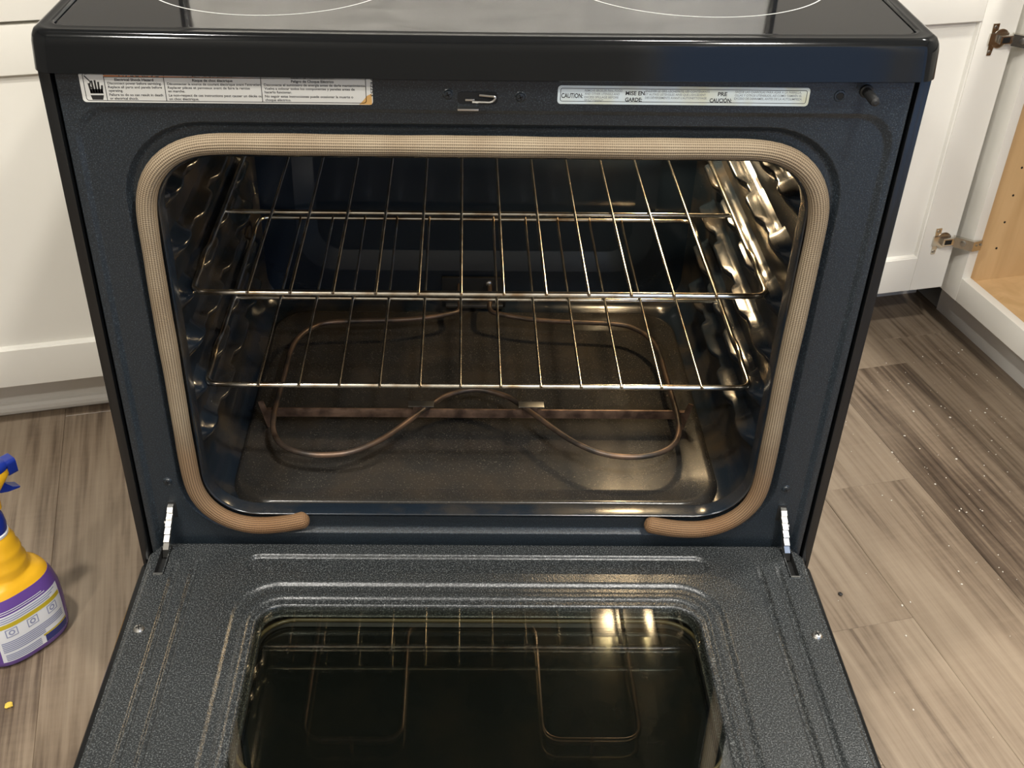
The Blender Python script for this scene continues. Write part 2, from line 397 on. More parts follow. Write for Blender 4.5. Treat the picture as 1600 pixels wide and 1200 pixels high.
# recessed ceiling lamps
for (a, b, lab) in ((-0.80, -0.40, 'round recessed ceiling lamp above the floor where the spray bottle stands'),
                    (0.28, -0.85, 'round recessed ceiling lamp above the lowered oven door'),
                    (1.30, 0.15, 'round recessed ceiling lamp above the worktop of the open cabinet'),
                    (-1.5, -1.7, 'round recessed ceiling lamp farthest from the range'),
                    (0.45, -1.8, 'round recessed ceiling lamp nearest the patio door')):
    p = room(a, b, HZ)
    t = thing('ceiling_lamp', lab, 'ceiling lamp', p, (0, 0, 0), 'recessed ceiling lamps')
    MB().lathe([(0.10, 0.0), (0.10, -0.006), (0.078, -0.010), (0.075, -0.002)], 32, cap0=False, cap1=False).obj('trim_ring', m_white, t)
    MB().lathe([(0.076, -0.001), (0.076, -0.003)], 32).obj('diffuser', m_lampface, t)
    ld = bpy.data.lights.new('ceiling_lamp_light', 'AREA'); ld.shape = 'DISK'; ld.size = 0.15; ld.energy = CEIL_W; ld.color = CEIL_COL
    lo = bpy.data.objects.new('lamp_light', ld); C.objects.link(lo); lo.parent = t; lo.location = (0, 0, -0.012)

# ------------------------------------------------------------------ cabinets
def shaker(parent, name, w, z0, z1, rail=0.07, t=0.02, loc=(0, 0, 0), rot=(0, 0, 0), label=None):
    """five-piece door, width along +x from 0, show face at y=0 (towards -y), thickness towards +y"""
    d = MB().box(rail-0.008, w-rail+0.008, 0.010, t-0.004, z0+rail-0.008, z1-rail+0.008).obj(name, m_white, parent, loc=loc, rot=rot)
    if label: d['label'] = label
    for (x0, x1) in ((0, rail), (w-rail, w)): MB().box(x0, x1, 0, t, z0, z1, 0.0012, 2).obj('stile', m_white, d)
    for (a, b) in ((z0, z0+rail), (z1-rail, z1)): MB().box(rail, w-rail, 0.0004, t-.0004, a, b, 0.0012, 2).obj('rail', m_white, d)
    # small moulded bead around the recessed panel
    x0, x1, a, b = rail-.002, w-rail+.002, z0+rail-.002, z1-rail+.002
    MB().loft([[(p[0], 0.0008, p[1]) for p in rrect(x0, x1, a, b, .0005, 2)], [(p[0], 0.0035, p[1]) for p in rrect(x0+.004, x1-.004, a+.004, b-.004, .0005, 2)],
               [(p[0], 0.0105, p[1]) for p in rrect(x0+.006, x1-.006, a+.006, b-.006, .0005, 2)]]).obj('bead', m_white, d, sharp=20)
    return d
ROT = (0, 0, RA)
# back run, left of the slot
DF = 0.790
t = thing('base_cabinet', 'white shaker base cabinet behind the spray bottle at the left', 'cabinet', room(-0.745, DF+0.02), ROT)
W0, W1 = -1.255+0.745, -0.235+0.745
MB().box(W0, W1, 0.0, 0.60, 0.105, 0.875).obj('body', m_white, t)
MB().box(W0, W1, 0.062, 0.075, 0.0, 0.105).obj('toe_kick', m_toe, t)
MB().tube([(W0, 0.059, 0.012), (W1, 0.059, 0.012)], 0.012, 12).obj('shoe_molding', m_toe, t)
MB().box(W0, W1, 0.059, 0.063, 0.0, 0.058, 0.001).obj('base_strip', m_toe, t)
shaker(t, 'door', 0.50, 0.108, 0.7055, loc=(-0.055, -0.0205, 0))
shaker(t, 'door', 0.44, 0.108, 0.7055, loc=(W0+0.01, -0.0205, 0))
for (x, wd) in ((-0.055, 0.50), (W0+0.01, 0.44)):
    MB().box(x, x+wd, -0.0205, 0, 0.7115, 0.862, 0.0015).obj('drawer_front', m_white, t)
# back run, right of the slot (blind corner)
t = thing('base_cabinet', 'white base cabinet in the corner behind the open cabinet door', 'cabinet', room(0.53, DF+0.02), ROT)
MB().box(0, 0.60, 0.0, 0.60, 0.105, 0.875).obj('body', m_white, t)
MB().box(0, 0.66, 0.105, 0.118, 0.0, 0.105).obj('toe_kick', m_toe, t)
# right run with the open cupboard
AF = 1.133
t = thing('base_cabinet', 'white cabinet standing open at the right with a bare birch interior', 'cabinet', room(AF, 0.785), ROT)
# local frame: x into the cabinet, y towards the back wall (0 at far end of frame), so the run extends to -y
LEN = -1.35
mf = [(-0.062, 0.0), (-0.70, -0.64), (LEN, LEN+0.06)]
for (y0, y1) in mf: MB().box(0, 0.019, y0, y1, 0.098, 0.875, 0.001).obj('face_frame_stile', m_white, t)
for (y0, y1) in ((-0.64, -0.062), (LEN+0.06, -0.70)):
    MB().box(0.0003, 0.0187, y0, y1, 0.098, 0.147, 0.001).obj('face_frame_rail', m_white, t)
    MB().box(0.0003, 0.0187, y0, y1, 0.70, 0.74, 0.001).obj('face_frame_rail', m_white, t)
    MB().box(-0.02, 0, y0+0.005, y1-0.005, 0.715, 0.862, 0.0015).obj('drawer_front', m_white, t)
MB().box(0.019, 0.60, -0.052, -0.036, 0.105, 0.875).obj('side_panel', m_birch, t)
MB().box(0.019, 0.60, -0.685, -0.669, 0.105, 0.875).obj('side_panel', m_birch, t)
MB().box(0.60, 0.612, LEN, -0.036, 0.105, 0.875).obj('back_panel', m_birch, t)
MB().box(0.019, 0.60, -0.669, -0.052, 0.115, 0.131).obj('bottom_panel', m_birch, t)
MB().box(0.019, 0.60, -0.669, -0.052, 0.70, 0.712).obj('divider', m_birch, t)
MB().box(0.019, 0.60, LEN, -0.685, 0.105, 0.875).obj('closed_box', m_birch, t)
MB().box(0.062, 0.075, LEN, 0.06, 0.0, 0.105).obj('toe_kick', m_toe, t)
for k, zz in enumerate((0.20, 0.255, 0.31, 0.365, 0.42, 0.475, 0.53)):
    for xx in (0.065, 0.22):
        MB().lathe([(0.0022, 0.0), (0.0022, 0.0006)], 10).xf(Matrix.Translation((xx, -0.052, zz)) @ Matrix.Rotation(PI/2, 4, 'X')).obj('shelf_pin_hole', m_void, t)
MB().lathe([(0.0032, 0), (0.0032, 0.0006)], 10).xf(Matrix.Translation((0.0, -0.047, 0.205)) @ Matrix.Rotation(-PI/2, 4, 'Y')).obj('screw_hole', m_void, t)
# its open door: hinged on the far stile, standing across the corner
dx = -0.018
# door local: width along +x => we want it to run from a=AF-0.018 back to the left, show face to the camera
DW = 0.42
dd = shaker(t, 'door', DW, 0.116, 0.704, loc=(dx-DW, -0.035, 0), label='open shaker door seen from its inner side')
def hinge_at(z):
    MB().box(DW-0.050, DW-0.014, -0.004, -0.0002, z-0.010, z+0.010, 0.0015).obj('hinge', m_nickel, dd)
    MB().lathe([(0.0165, 0), (0.0165, 0.0022), (0.014, 0.003)], 24).xf(Matrix.Translation((DW-0.028, 0.0, z)) @ Matrix.Rotation(PI/2, 4, 'X')).obj('hinge_cup', m_nickel, dd)
    # flange with its two screw ears
    MB().prism([(DW-.046, z-.028), (DW-.038, z-.028), (DW-.036, z-.014), (DW-.030, z-.011), (DW-.030, z+.011), (DW-.036, z+.014), (DW-.036, z+.026), (DW-.048, z+.026)], -0.0018, 0, 'y').obj('hinge_flange', m_nickel, dd)
    for s in (-.022, .020): MB().lathe([(0.0032, 0), (0.0030, 0.001), (0.0012, 0.0014)], 10).xf(Matrix.Translation((DW-.042, -.0018, z+s)) @ Matrix.Rotation(PI/2, 4, 'X')).obj('hinge_screw', m_zinc, dd)
    MB().box(DW-0.034, DW-0.010, -0.012, -0.004, z-0.007, z+0.007, 0.002).obj('hinge_arm', m_nickel, dd)
    MB().box(DW-0.030, DW-0.016, -0.0126, -0.0119, z-0.0045, z+0.0045).obj('hinge_slot', m_void, dd)
    # the half screwed on the stile's edge
    MB().prism([(DW-0.006, -0.002), (DW+0.018, -0.030), (DW+0.034, -0.031), (DW+0.034, -0.034), (DW+0.014, -0.036), (DW-0.010, -0.010)], z-0.011, z+0.009, 'z').obj('hinge_frame_plate', m_nickel, dd)
    for xx in (0.022, 0.031): MB().lathe([(0.0026, 0), (0.002, 0.0012)], 10).xf(Matrix.Translation((DW+xx, -0.0352, z+0.001)) @ Matrix.Rotation(PI/2, 4, 'X')).obj('hinge_screw', m_zinc, dd)
    MB().lathe([(0.005, 0), (0.005, 0.0015), (0.002, 0.002)], 14).xf(Matrix.Translation((DW+0.001, -0.0225, z)) @ Matrix.Rotation(PI/2, 4, 'X') @ Matrix.Rotation(-0.8, 4, 'Y')).obj('hinge_screw', m_zinc, dd)
hinge_at(0.221); hinge_at(0.603)
# worktops (above the picture's edge, they shade the floor and show in reflections)
tag(MB().box(0, 0.64, -1.36, 0.66, 0.876, 0.914, 0.004).obj('countertop', m_stone, loc=room(AF-0.03, 0.76), rot=ROT), 'dark stone worktop above the open birch-lined cabinet', 'countertop')
tag(MB().box(0, 1.02, 0, 0.64, 0.876, 0.914, 0.004).obj('countertop', m_stone, loc=room(-1.255, 0.775), rot=ROT), 'dark stone worktop above the left shaker cabinet', 'countertop')

# ================================================================== the range
rng = thing('kitchen_range', 'black freestanding electric range with its oven door lowered open', 'range', (0, 0, 0))
HW = 0.376
# carcass
for s in (-1, 1):
    x0, x1 = sorted((s*HW, s*(HW-0.010)))
    MB().box(x0, x1, -0.0045, 0.635, 0.02, 0.879, 0.002).obj('side_panel', m_black, rng)
    x0, x1 = sorted((s*(HW-0.010), s*(HW-0.0135)))
    MB().box(x0, x1, 0.008, 0.02, 0.32, 0.88).obj('seam', m_void, rng)
MB().box(-HW+0.010, HW-0.010, 0.615, 0.63, 0.02, 0.88).obj('back_panel', m_blackmatte, rng)
MB().box(-HW+0.011, HW-0.011, 0.035, 0.62, 0.06, 0.068).obj('base_panel', m_blackmatte, rng)
dw = MB().box(-HW+0.002, HW-0.002, -0.03, 0.004, 0.075, 0.285, 0.006).obj('storage_drawer', m_black, rng)
MB().box(-0.30, 0.30, -0.042, -0.03, 0.255, 0.27, 0.003).obj('grip', m_black, dw)
for sx in (-0.34, 0.34):
    for sy in (0.06, 0.58): MB().lathe([(0.02, 0), (0.02, 0.008), (0.01, 0.010), (0.01, 0.062)], 16, (sx, sy, 0)).obj('foot', m_blackmatte, rng)

# face frame + mouth lofted from rounded rectangles: (y, half width, z0, z1, corner radius)
def yloop(y, hw, z0, z1, r): return [(p[0], y, p[1]) for p in rrect(-hw, hw, z0, z1, r, 10, 5)]
face = [(0.020, .3632, .312, .882, .003), (-0.002, .3632, .312, .882, .003), (-0.0035, .3620, .3135, .8815, .004), (-0.0035, .3560, .320, .8485, .030), (-0.0027, .3545, .321, .8470, .030),
        (-0.0006, .3515, .324, .8440, .032), (0.0, .3500, .3255, .8425, .032), (0.0, .3230, .3560, .8345, .076), (0.001, .3215, .3575, .8330, .075),
        (0.0050, .3180, .3610, .8295, .072), (0.0055, .3150, .364, .8265, .070), (0.0055, .3000, .3770, .8105, .060), (0.0045, .2985, .3785, .8090, .059), (0.0010, .2968, .3825, .8065, .057)]
wn(MB().loft([yloop(*q) for q in face]).obj('front_frame', m_face, rng, sharp=60))
mouth = [(0.0010, .2968, .3825, .8065, .057), (-0.0012, .2945, .3855, .8040, .055), (0.0005, .2925, .3872, .8020, .054), (0.016, .2925, .3862, .8020, .054), (0.020, .2935, .3838, .8030, .054),
         (0.024, .2960, .3790, .8055, .053), (0.036, .3070, .3560, .8130, .050), (0.046, .3145, .3430, .8165, .047), (0.056, .3180, .3390, .8180, .045),
         (0.25, .3180, .3390, .8180, .045), (0.485, .3180, .3390, .8180, .045), (0.507, .3145, .3425, .8145, .045), (0.5150, .303, .353, .804, .040)]
wn(MB().loft([yloop(*q) for q in mouth]).obj('oven_cavity', m_cavwall, rng, sharp=60))
backw = [(0.5150, .303, .353, .804, .040), (0.5150, .255, .400, .772, .055), (0.5165, .2530, .402, .770, .054), (0.5225, .2260, .4310, .742, .036), (0.5240, .2240, .4330, .740, .035), (0.5240, .05, .55, .65, .02)]
wn(MB().loft([yloop(*q) for q in backw], cap1=True).obj('cavity_back', m_cavback, rng, sharp=60))
def zloop(z, hx, y0, y1, r, x0=None, bow=0.0):
    return [(p[0], p[1] - (bow*(1-(p[0]/.3785)**2) if p[1] < .1 else 0), z) for p in rrect(-hx if x0 is None else x0, hx, y0, y1, r, 8, 11 if bow else 3)]
wn(MB().loft([zloop(.3391, .290, .060, .495, .05), zloop(.3470, .2865, .0635, .4915, .05), zloop(.3485, .2820, .067, .488, .048), zloop(.3470, .2770, .072, .483, .045),
           zloop(.3425, .2500, .092, .452, .03), zloop(.3415, .2455, .096, .448, .028), zloop(.3415, .10, .2, .35, .02)], cap1=True).obj('cavity_floor', m_cav, rng, sharp=60))

# rack guides pressed out of both side walls
def guide_mesh():
    mb = MB(); loops = []
    ys = [0.075, 0.080, 0.088, 0.100, 0.112, 0.120, 0.126, 0.150, 0.158, 0.165, 0.21, 0.218, 0.226, 0.25, 0.258, 0.268, 0.32, 0.328, 0.336, 0.36, 0.368, 0.376, 0.43, 0.442, 0.448]
    pr = [0.0, 0.35, .75, .88, .88, .80, .68, .70, .95, 1.1, 1.1, .95, .62, .62, .95, 1.1, 1.1, .95, .62, .62, .95, 1.1, 1.1, .5, 0.0]
    for y, k in zip(ys, pr):
        d = 0.001+0.0185*k
        hump = 0.005 if y < 0.122 else 0.0
        prof = [(.3135, -.024), (.3125-d*.25, -.021), (.3125-d*.75, -.013), (.3125-d, -.008), (.3125-d, -.0045), (.3125-d*.93, -.0032), (.3125-d*.4, -.0030+hump), (.3125-d*.15, .0005+hump), (.3135, .004+hump)]
        loops.append([(x+.006, y+.012, z) for x, z in prof])
    rows = [[mb.bm.verts.new(p) for p in L] for L in loops]
    for A, B in zip(rows, rows[1:]):
        for i in range(len(A)-1): mb.bm.faces.new([A[i], A[i+1], B[i+1], B[i]])
    return mb.mesh('rack_guide', 60)
gm = guide_mesh(); gm.materials.append(m_cavwall)
gm2 = gm.copy()
for v in gm2.vertices: v.co.x = -v.co.x
gm2.flip_normals()
for zz in (0.4283, 0.4875, 0.5467, 0.6060, 0.6652, 0.7245):
    link('rack_guide', gm, None, rng, (0, 0, zz)); link('rack_guide', gm2, None, rng, (0, 0, zz))

# woven door gasket: open at the bottom middle
gp = [(-.191, .3795), (-.200, .3745), (-.215, .3715), (-.245, .3705)]
def arc(cx, cz, r, a0, a1, n=10): return [(cx+r*math.cos(a0+(a1-a0)*k/n), cz+r*math.sin(a0+(a1-a0)*k/n)) for k in range(n+1)]
gp += arc(-.244, .4325, .062, -PI/2, -PI, 10)
gp += [(-.3065, .50), (-.3060, .58), (-.3065, .66)]
gp += arc(-.2410, .7510, .0645, PI, PI/2, 12)
gp += [(-.12, .8150), (0.0, .8150), (.12, .8145)]
gp += arc(.2405, .7505, .0645, PI/2, 0, 12)
gp += [(.3045, .66), (.3030, .58), (.3040, .50)]
gp += arc(.2420, .4300, .062, 0, -PI/2, 10)
gp += [(.243, .3680), (.214, .3685), (.199, .3710), (.190, .3755)]
dense = [gp[0]]
for p_, q_ in zip(gp, gp[1:]):
    m_ = max(1, int(math.hypot(q_[0]-p_[0], q_[1]-p_[1])/.009))
    dense += [(p_[0]+(q_[0]-p_[0])*k_/m_, p_[1]+(q_[1]-p_[1])*k_/m_) for k_ in range(1, m_+1)]
for _ in range(6):
    dense = [dense[0]] + [((a_[0]+2*b_[0]+c_[0])/4, (a_[1]+2*b_[1]+c_[1])/4) for a_, b_, c_ in zip(dense, dense[1:], dense[2:])] + [dense[-1]]
def tip(p0, p1): return [(p0[0]+(p0[0]-p1[0])*f, p0[1]+(p0[1]-p1[1])*f) for f in (.55, .42, .2)]
dense = tip(dense[0], dense[1]) + dense + tip(dense[-1], dense[-2])[::-1]
path = [Vector((x, -0.0035, z)) for x, z in dense]
n = len(path); rad = []
for i in range(n):
    e = min(i, n-1-i); rad.append(0.0092*(0.30 if e == 0 else 0.66 if e == 1 else 0.90 if e == 2 else 1.0)*(1+0.02*math.sin(i*0.37)+0.012*math.sin(i*0.9)))
MB().tube(path, rad, 28, uv=True).obj('door_gasket', m_gasket, rng, sharp=80)['label'] = 'tan woven fibreglass seal, browner at its lower ends'

# bake element
ZE = 0.376
LP = [(-.022, .449), (-.038, .437), (-.092, .422), (-.194, .414), (-.224, .400), (-.241, .374), (-.248, .340), (-.249, .292), (-.2505, .227), (-.2505, .193), (-.247, .163), (-.235, .137), (-.213, .121), (-.183, .115), (-.148, .122), (-.112, .149), (-.075, .195), (-.056, .219), (-.036, .239), (0, .252)]
full = LP + [(-x, y) for x, y in LP[:-1][::-1]]
ep = [(LP[0][0], .512, ZE+.006), (LP[0][0], .47, ZE+.006)] + [(x, y, ZE) for x, y in full] + [(-LP[0][0], .47, ZE+.006), (-LP[0][0], .512, ZE+.006)]
be = MB().tube(smoothpath(ep, 5), 0.0035, 12).obj('bake_element', m_elem, rng, sharp=70)
MB().box(-.262, .264, .2125, .2150, .3600, .3725, 0.0005).obj('support_bar', m_bar, be)
for s in (-1, 1):
    MB().prism([(s*.257, .342), (s*.263, .342), (s*.272, .383), (s*.266, .385), (s*.262, .372), (s*.255, .372)], .2105, .2125, 'y').obj('support_leg', m_bar, be)
    MB().box(s*.069-.016, s*.069+.016, .208, .2195, .3795, .3808, .0004).obj('clip', m_zinc, be)
    MB().box(s*.069-.010, s*.069+.008, .2095, .2125, .366, .3800, .0004).obj('clip', m_bar, be)
MB().box(-.048, .046, .5085, .5145, .344, .394, .002).obj('terminal_plate', m_blackmatte, be)
MB().lathe([(0.005, 0), (0.0045, 0.002), (0.002, 0.003)], 14).xf(Matrix.Translation((.021, .5085, .385)) @ Matrix.Rotation(PI/2, 4, 'X')).obj('screw', m_zinc, be)
MB().box(-.042, .042, .502, .5085, .346, .352, .001).obj('terminal_lip', m_zinc, be)
# broil element under the cavity roof
ZB = 0.790
bp = [(-.02, .512, ZB), (-.02, .45, ZB), (-.24, .44, ZB), (-.24, .10, ZB), (-.10, .10, ZB), (-.10, .33, ZB), (.10, .33, ZB), (.10, .10, ZB), (.24, .10, ZB), (.24, .44, ZB), (.02, .45, ZB), (.02, .512, ZB)]
br = MB().tube(fillet(bp, .03, 6), 0.0035, 10).obj('broil_element', m_elem, rng, sharp=70)
for s in (-1, 1): MB().box(s*.17-.002, s*.17+.002, .098, .102, ZB-.004, .8178).obj('hanger', m_bar, br)
# oven lamp, rear wall, upper right
lampx, lampz = 0.245, 0.735
ol = MB().lathe([(0.034, 0), (0.034, 0.006), (0.026, 0.012)], 24, cap1=False).xf(Matrix.Translation((lampx, .5235, lampz)) @ Matrix.Rotation(PI/2, 4, 'X')).obj('oven_lamp', m_zinc, rng)
MB().lathe([(0.020, 0.0), (0.024, 0.010), (0.024, 0.022), (0.018, 0.034), (0.008, 0.040)], 24).xf(Matrix.Translation((lampx, .520, lampz)) @ Matrix.Rotation(PI/2, 4, 'X')).obj('bulb', m_bulb, ol)
ld = bpy.data.lights.new('oven_lamp_light', 'POINT'); ld.energy = OVEN_W; ld.color = OVEN_COL; ld.shadow_soft_size = 0.016
lo = bpy.data.objects.new('bulb_light', ld); C.objects.link(lo); lo.parent = ol; lo.location = (lampx, .455, lampz)

# door latch, screws, plunger on the face strip
YS = -0.0035
lt = MB().loft([[(p[0], YS-.0006, p[1]) for p in rrect(-.0245, .0095, .8508, .8612, .003, 4)], [(p[0], YS+.0005, p[1]) for p in rrect(-.0245, .0095, .8508, .8612, .003, 4)]], True, True).obj('door_latch', m_void, rng)
MB().tube(fillet([(-.012, -.006, .8535), (.005, -.007, .8535), (.0085, -.007, .8585), (-.006, -.005, .8590)], .003), .0011, 8).obj('latch_hook', m_zinc, lt)
MB().box(-.0245, -.0065, -.010, -.003, .8468, .8486, .0006).obj('latch_lip', m_zinc, lt)
MB().box(-.018, -.010, -.006, -.003, .8540, .8558, .0004).obj('latch_tongue', m_zinc, lt)
def facescrew(x, z, m, r=0.0042, y=YS, name='screw'):
    s = MB().lathe([(r*1.25, 0), (r*1.2, .0007), (r, .0012), (r*.8, .0022), (r*.3, .0027)], 18).xf(Matrix.Translation((x, y+.0004, z)) @ Matrix.Rotation(PI/2, 4, 'X')).obj(name, m, rng)
    for a in (0.4, 0.4+PI/2):
        MB().box(-r*.6, r*.6, -r*.13, r*.13, .0022, .0029).xf(Matrix.Translation((x, y+.0004, z)) @ Matrix.Rotation(PI/2, 4, 'X') @ Matrix.Rotation(a, 4, 'Z')).obj('drive_slot', m_void, s)
facescrew(-.0325, .8618, m_face); facescrew(.0290, .8603, m_face)
facescrew(-.3326, .4303, m_face, .0042, 0.0); facescrew(.3322, .4247, m_face, .0042, 0.0)
MB().lathe([(.0052, 0), (.0048, .0009), (.0034, .0010), (.0028, .0003)], 20).xf(Matrix.Translation((.301, YS, .8610)) @ Matrix.Rotation(PI/2, 4, 'X')).obj('hole_rim', m_face, rng)
MB().lathe([(.0028, 0), (.0028, .0006)], 16).xf(Matrix.Translation((.301, YS, .8610)) @ Matrix.Rotation(PI/2, 4, 'X')).obj('hole', m_void, rng)
pg = MB().lathe([(.0058, 0), (.0056, .0020), (.0046, .0026)], 20).xf(Matrix.Translation((.3225, YS, .8655)) @ Matrix.Rotation(PI/2, 4, 'X')).obj('lamp_switch', m_blackmatte, rng)
MB().lathe([(.0040, 0), (.0040, .022), (.0034, .0245), (.0015, .0255)], 18).xf(Matrix.Translation((.3225, YS-.002, .8655)) @ Matrix.Rotation(PI/2, 4, 'X')).obj('plunger', m_blackmatte, pg)

# ---- stickers
def sticker(name, x0, x1, z0, z1, r, m, label, y=YS):
    o = MB().loft([[(p[0], y-.0001, p[1]) for p in rrect(x0, x1, z0, z1, r, 5)], [(p[0], y-.00035, p[1]) for p in rrect(x0, x1, z0, z1, r, 5)]], True, True).obj(name, m, rng)
    o['label'] = label; return o
def stext(body, x, z, size, parent, m, width=None, bold=0.0, rot=0.0, y=YS-.0004, name='lettering'):
    me = text_mesh(body, size, width, bold)
    o = link(name, me, m, parent); o.matrix_local = Matrix.Translation((x, y, z)) @ Matrix.Rotation(PI/2, 4, 'X') @ Matrix.Rotation(rot, 4, 'Z'); return o
def outline(x0, x1, z0, z1, r, wd, parent, m, y=YS-.0004):
    a = rrect(x0, x1, z0, z1, r, 5); b = rrect(x0+wd, x1-wd, z0+wd, z1-wd, max(r-wd, .0002), 5)
    MB().loft([[(p[0], y, p[1]) for p in a], [(p[0], y, p[1]) for p in b]]).obj('border', m, parent)
SX0, SX1, SZ0, SZ1 = -.3425, -.0965, .8490, .8800
st = sticker('warning_label', SX0, SX1, SZ0, SZ1, .003, m_paper, 'white trilingual electric shock warning label with an orange heading')
def su(px): return -.339 + (px-132)*.000539
def sz(row, px=140): return .8745 - (row-116)*.00056 + (px-140)*.0000125
yy = YS-.0004
def inkbox(x0, x1, z0, z1, m, parent, name, y=yy): return MB().box(x0, x1, y-.00003, y, z0, z1).obj(name, m, parent)
inkbox(su(164), su(571), .8714, .8790, m_orange, st, 'heading_band')
stext('WARNING', su(184), .8718, .0068, st, m_ink, .036, .0002, y=yy-.0001)
stext('AVERTISSEMENT', su(286), .8718, .0068, st, m_ink, .055, .0002, y=yy-.0001)
stext('ADVERTENCIA', su(440), .8718, .0068, st, m_ink, .050, .0002, y=yy-.0001)
inkbox(su(164), su(571), .8708, .8714, m_ink, st, 'rule')
for px in (164, 257, 408): inkbox(su(px)-.0003, su(px)+.0003, .8508, .8716, m_ink, st, 'rule')
outline(su(131), su(572), .8502, .8795, .0025, .0006, st, m_ink)
rows = [.8678, .8646, .8614, .8583, .8547, .8515]
cols = [(164.5, 92, ['Electrical Shock Hazard', 'Disconnect power before servicing.', 'Replace all parts and panels before', 'operating.', 'Failure to do so can result in death', 'or electrical shock.'], [.060, .083, .083, .022, .083, .044]),
        (257.5, 150, ['Risque de choc \u00e9lectrique', 'D\u00e9connecter la source de courant \u00e9lectrique avant l\u2019entretien.', 'Replacer pi\u00e8ces et panneaux avant de faire la remise', 'en marche.', 'Le non-respect de ces instructions peut causer un d\u00e9c\u00e8s ou', 'un choc \u00e9lectrique.'], [.062, .145, .127, .026, .145, .046]),
        (408.5, 160, ['Peligro de Choque El\u00e9ctrico', 'Desconecte el suministro de energ\u00eda antes de darle mantenimiento.', 'Vuelva a colocar todos los componentes y paneles antes de', 'hacerlo funcionar.', 'No seguir estas instrucciones puede ocasionar la muerte o', 'choque el\u00e9ctrico.'], [.066, .157, .140, .042, .137, .040])]
k = .000539
for px, wpx, lines, wd in cols:
    for i, (s_, w_) in enumerate(zip(lines, wd)):
        w_ = w_/.090*.0482 if False else w_*0.545
        x = su(px+4) if i else su(px + wpx/2) - w_/2
        stext(s_, x, rows[i], .0031, st, m_ink, w_, .00005 if i else .00009)
stext('9762253', su(579), .8745, .0034, st, m_ink, .018, .00006, rot=-PI/2)
# scorched lower right corner of the label
MB().prism([(su(560), .8492), (su(579.5), .8492), (su(580.5), .8505), (su(580.5), .859), (su(573), .857), (su(567), .853)], yy+.00003, yy, 'y').obj('scorch_mark', m_scorch, st)
# hand and spark pictogram
hx, hz = su(150), .8560
MB().prism([(hx-.0050, hz-.0048), (hx+.0040, hz-.0048), (hx+.0052, hz-.0008), (hx-.0060, hz-.0008)], yy-.00003, yy, 'y').obj('pictogram_cuff', m_ink, st)
for i, (dx_, h_) in enumerate(((-.0048, .0095), (-.0026, .0118), (-.0004, .0122), (.0018, .0108), (.0040, .0078))):
    MB().prism([(hx+dx_-.0009, hz+.0010), (hx+dx_+.0009, hz+.0010), (hx+dx_*1.25+.0008, hz+h_), (hx+dx_*1.25-.0008, hz+h_)], yy-.00003, yy, 'y').obj('pictogram_finger', m_ink, st)
MB().prism([(hx-.0058, hz+.0006), (hx+.0052, hz+.0006), (hx+.0050, hz+.0045), (hx-.0056, hz+.0045)], yy-.00003, yy, 'y').obj('pictogram_palm', m_ink, st)
MB().tube([(su(134), yy, .8720), (su(142), yy, .8668), (su(140), yy, .8630), (su(144), yy, .8606)], .0005, 6).obj('pictogram_spark', m_ink, st)
CX0, CX1, CZ0, CZ1 = .0605, .2750, .8526, .8688
ct = sticker('caution_label', CX0, CX1, CZ0, CZ1, .003, m_paper2, 'pale blue trilingual self-cleaning caution label')
outline(CX0+.0022, CX1-.0022, CZ0+.0022, CZ1-.0022, .0018, .0005, ct, m_ink)
def cu_(cx): return CX0 + (cx-42)/(1522-42)*(CX1-CX0)
stext('CAUTION:', cu_(64), .8580, .0058, ct, m_ink, (190-64)/1480*.2145, .00012)
stext('MISE EN', cu_(440), .8610, .0048, ct, m_ink, 112/1480*.2145, .00012); stext('GARDE:', cu_(440), .8554, .0048, ct, m_ink, 100/1480*.2145, .00012)
stext('PRE', cu_(982), .8610, .0048, ct, m_ink, 54/1480*.2145, .00012); stext('CAUCI\u00d3N:', cu_(938), .8554, .0048, ct, m_ink, 130/1480*.2145, .00012)
for x, w_, lines in ((200, (220, 205, 200, 115), ['REMOVE BROILER PAN, FOOD', 'AND OTHER UTENSILS AND', 'EXCESS SPILLAGE BEFORE', 'SELF-CLEANING.']),
                     (556, (375, 355, 365), ['ENLEVER LE GRIL-L\u00c8CHEFRITE, LES CONTENANTS', 'ET AUTRES USTENSILES AINSI QUE L\u2019EXC\u00c9DENT', 'DES D\u00c9VERSEMENTS AVANT L\u2019AUTONETTOYAGE.']),
                     (1082, (390, 395, 400), ['SAQUE LAS CHAROLAS PARA ASAR A LA PARRILLA,', 'OLLAS Y OTROS UTENSILIOS, AS\u00cd COMO TAMBI\u00c9N EL', 'EXCESO DE DERRAMES, ANTES DE LA AUTOLIMPIEZA.'])):
    for i, (s_, ww) in enumerate(zip(lines, w_)):
        stext(s_, cu_(x), .8637-i*.0029, .0027, ct, m_ink2, ww/1480*.2145, .00003)

for o_ in list(rng.children):
    if o_.name.split('.')[0] in ('warning_label', 'door_latch', 'hole_rim', 'hole', 'lamp_switch'): o_.location.z += .0028
    if o_.name.split('.')[0] == 'caution_label': o_.location.z += .0018
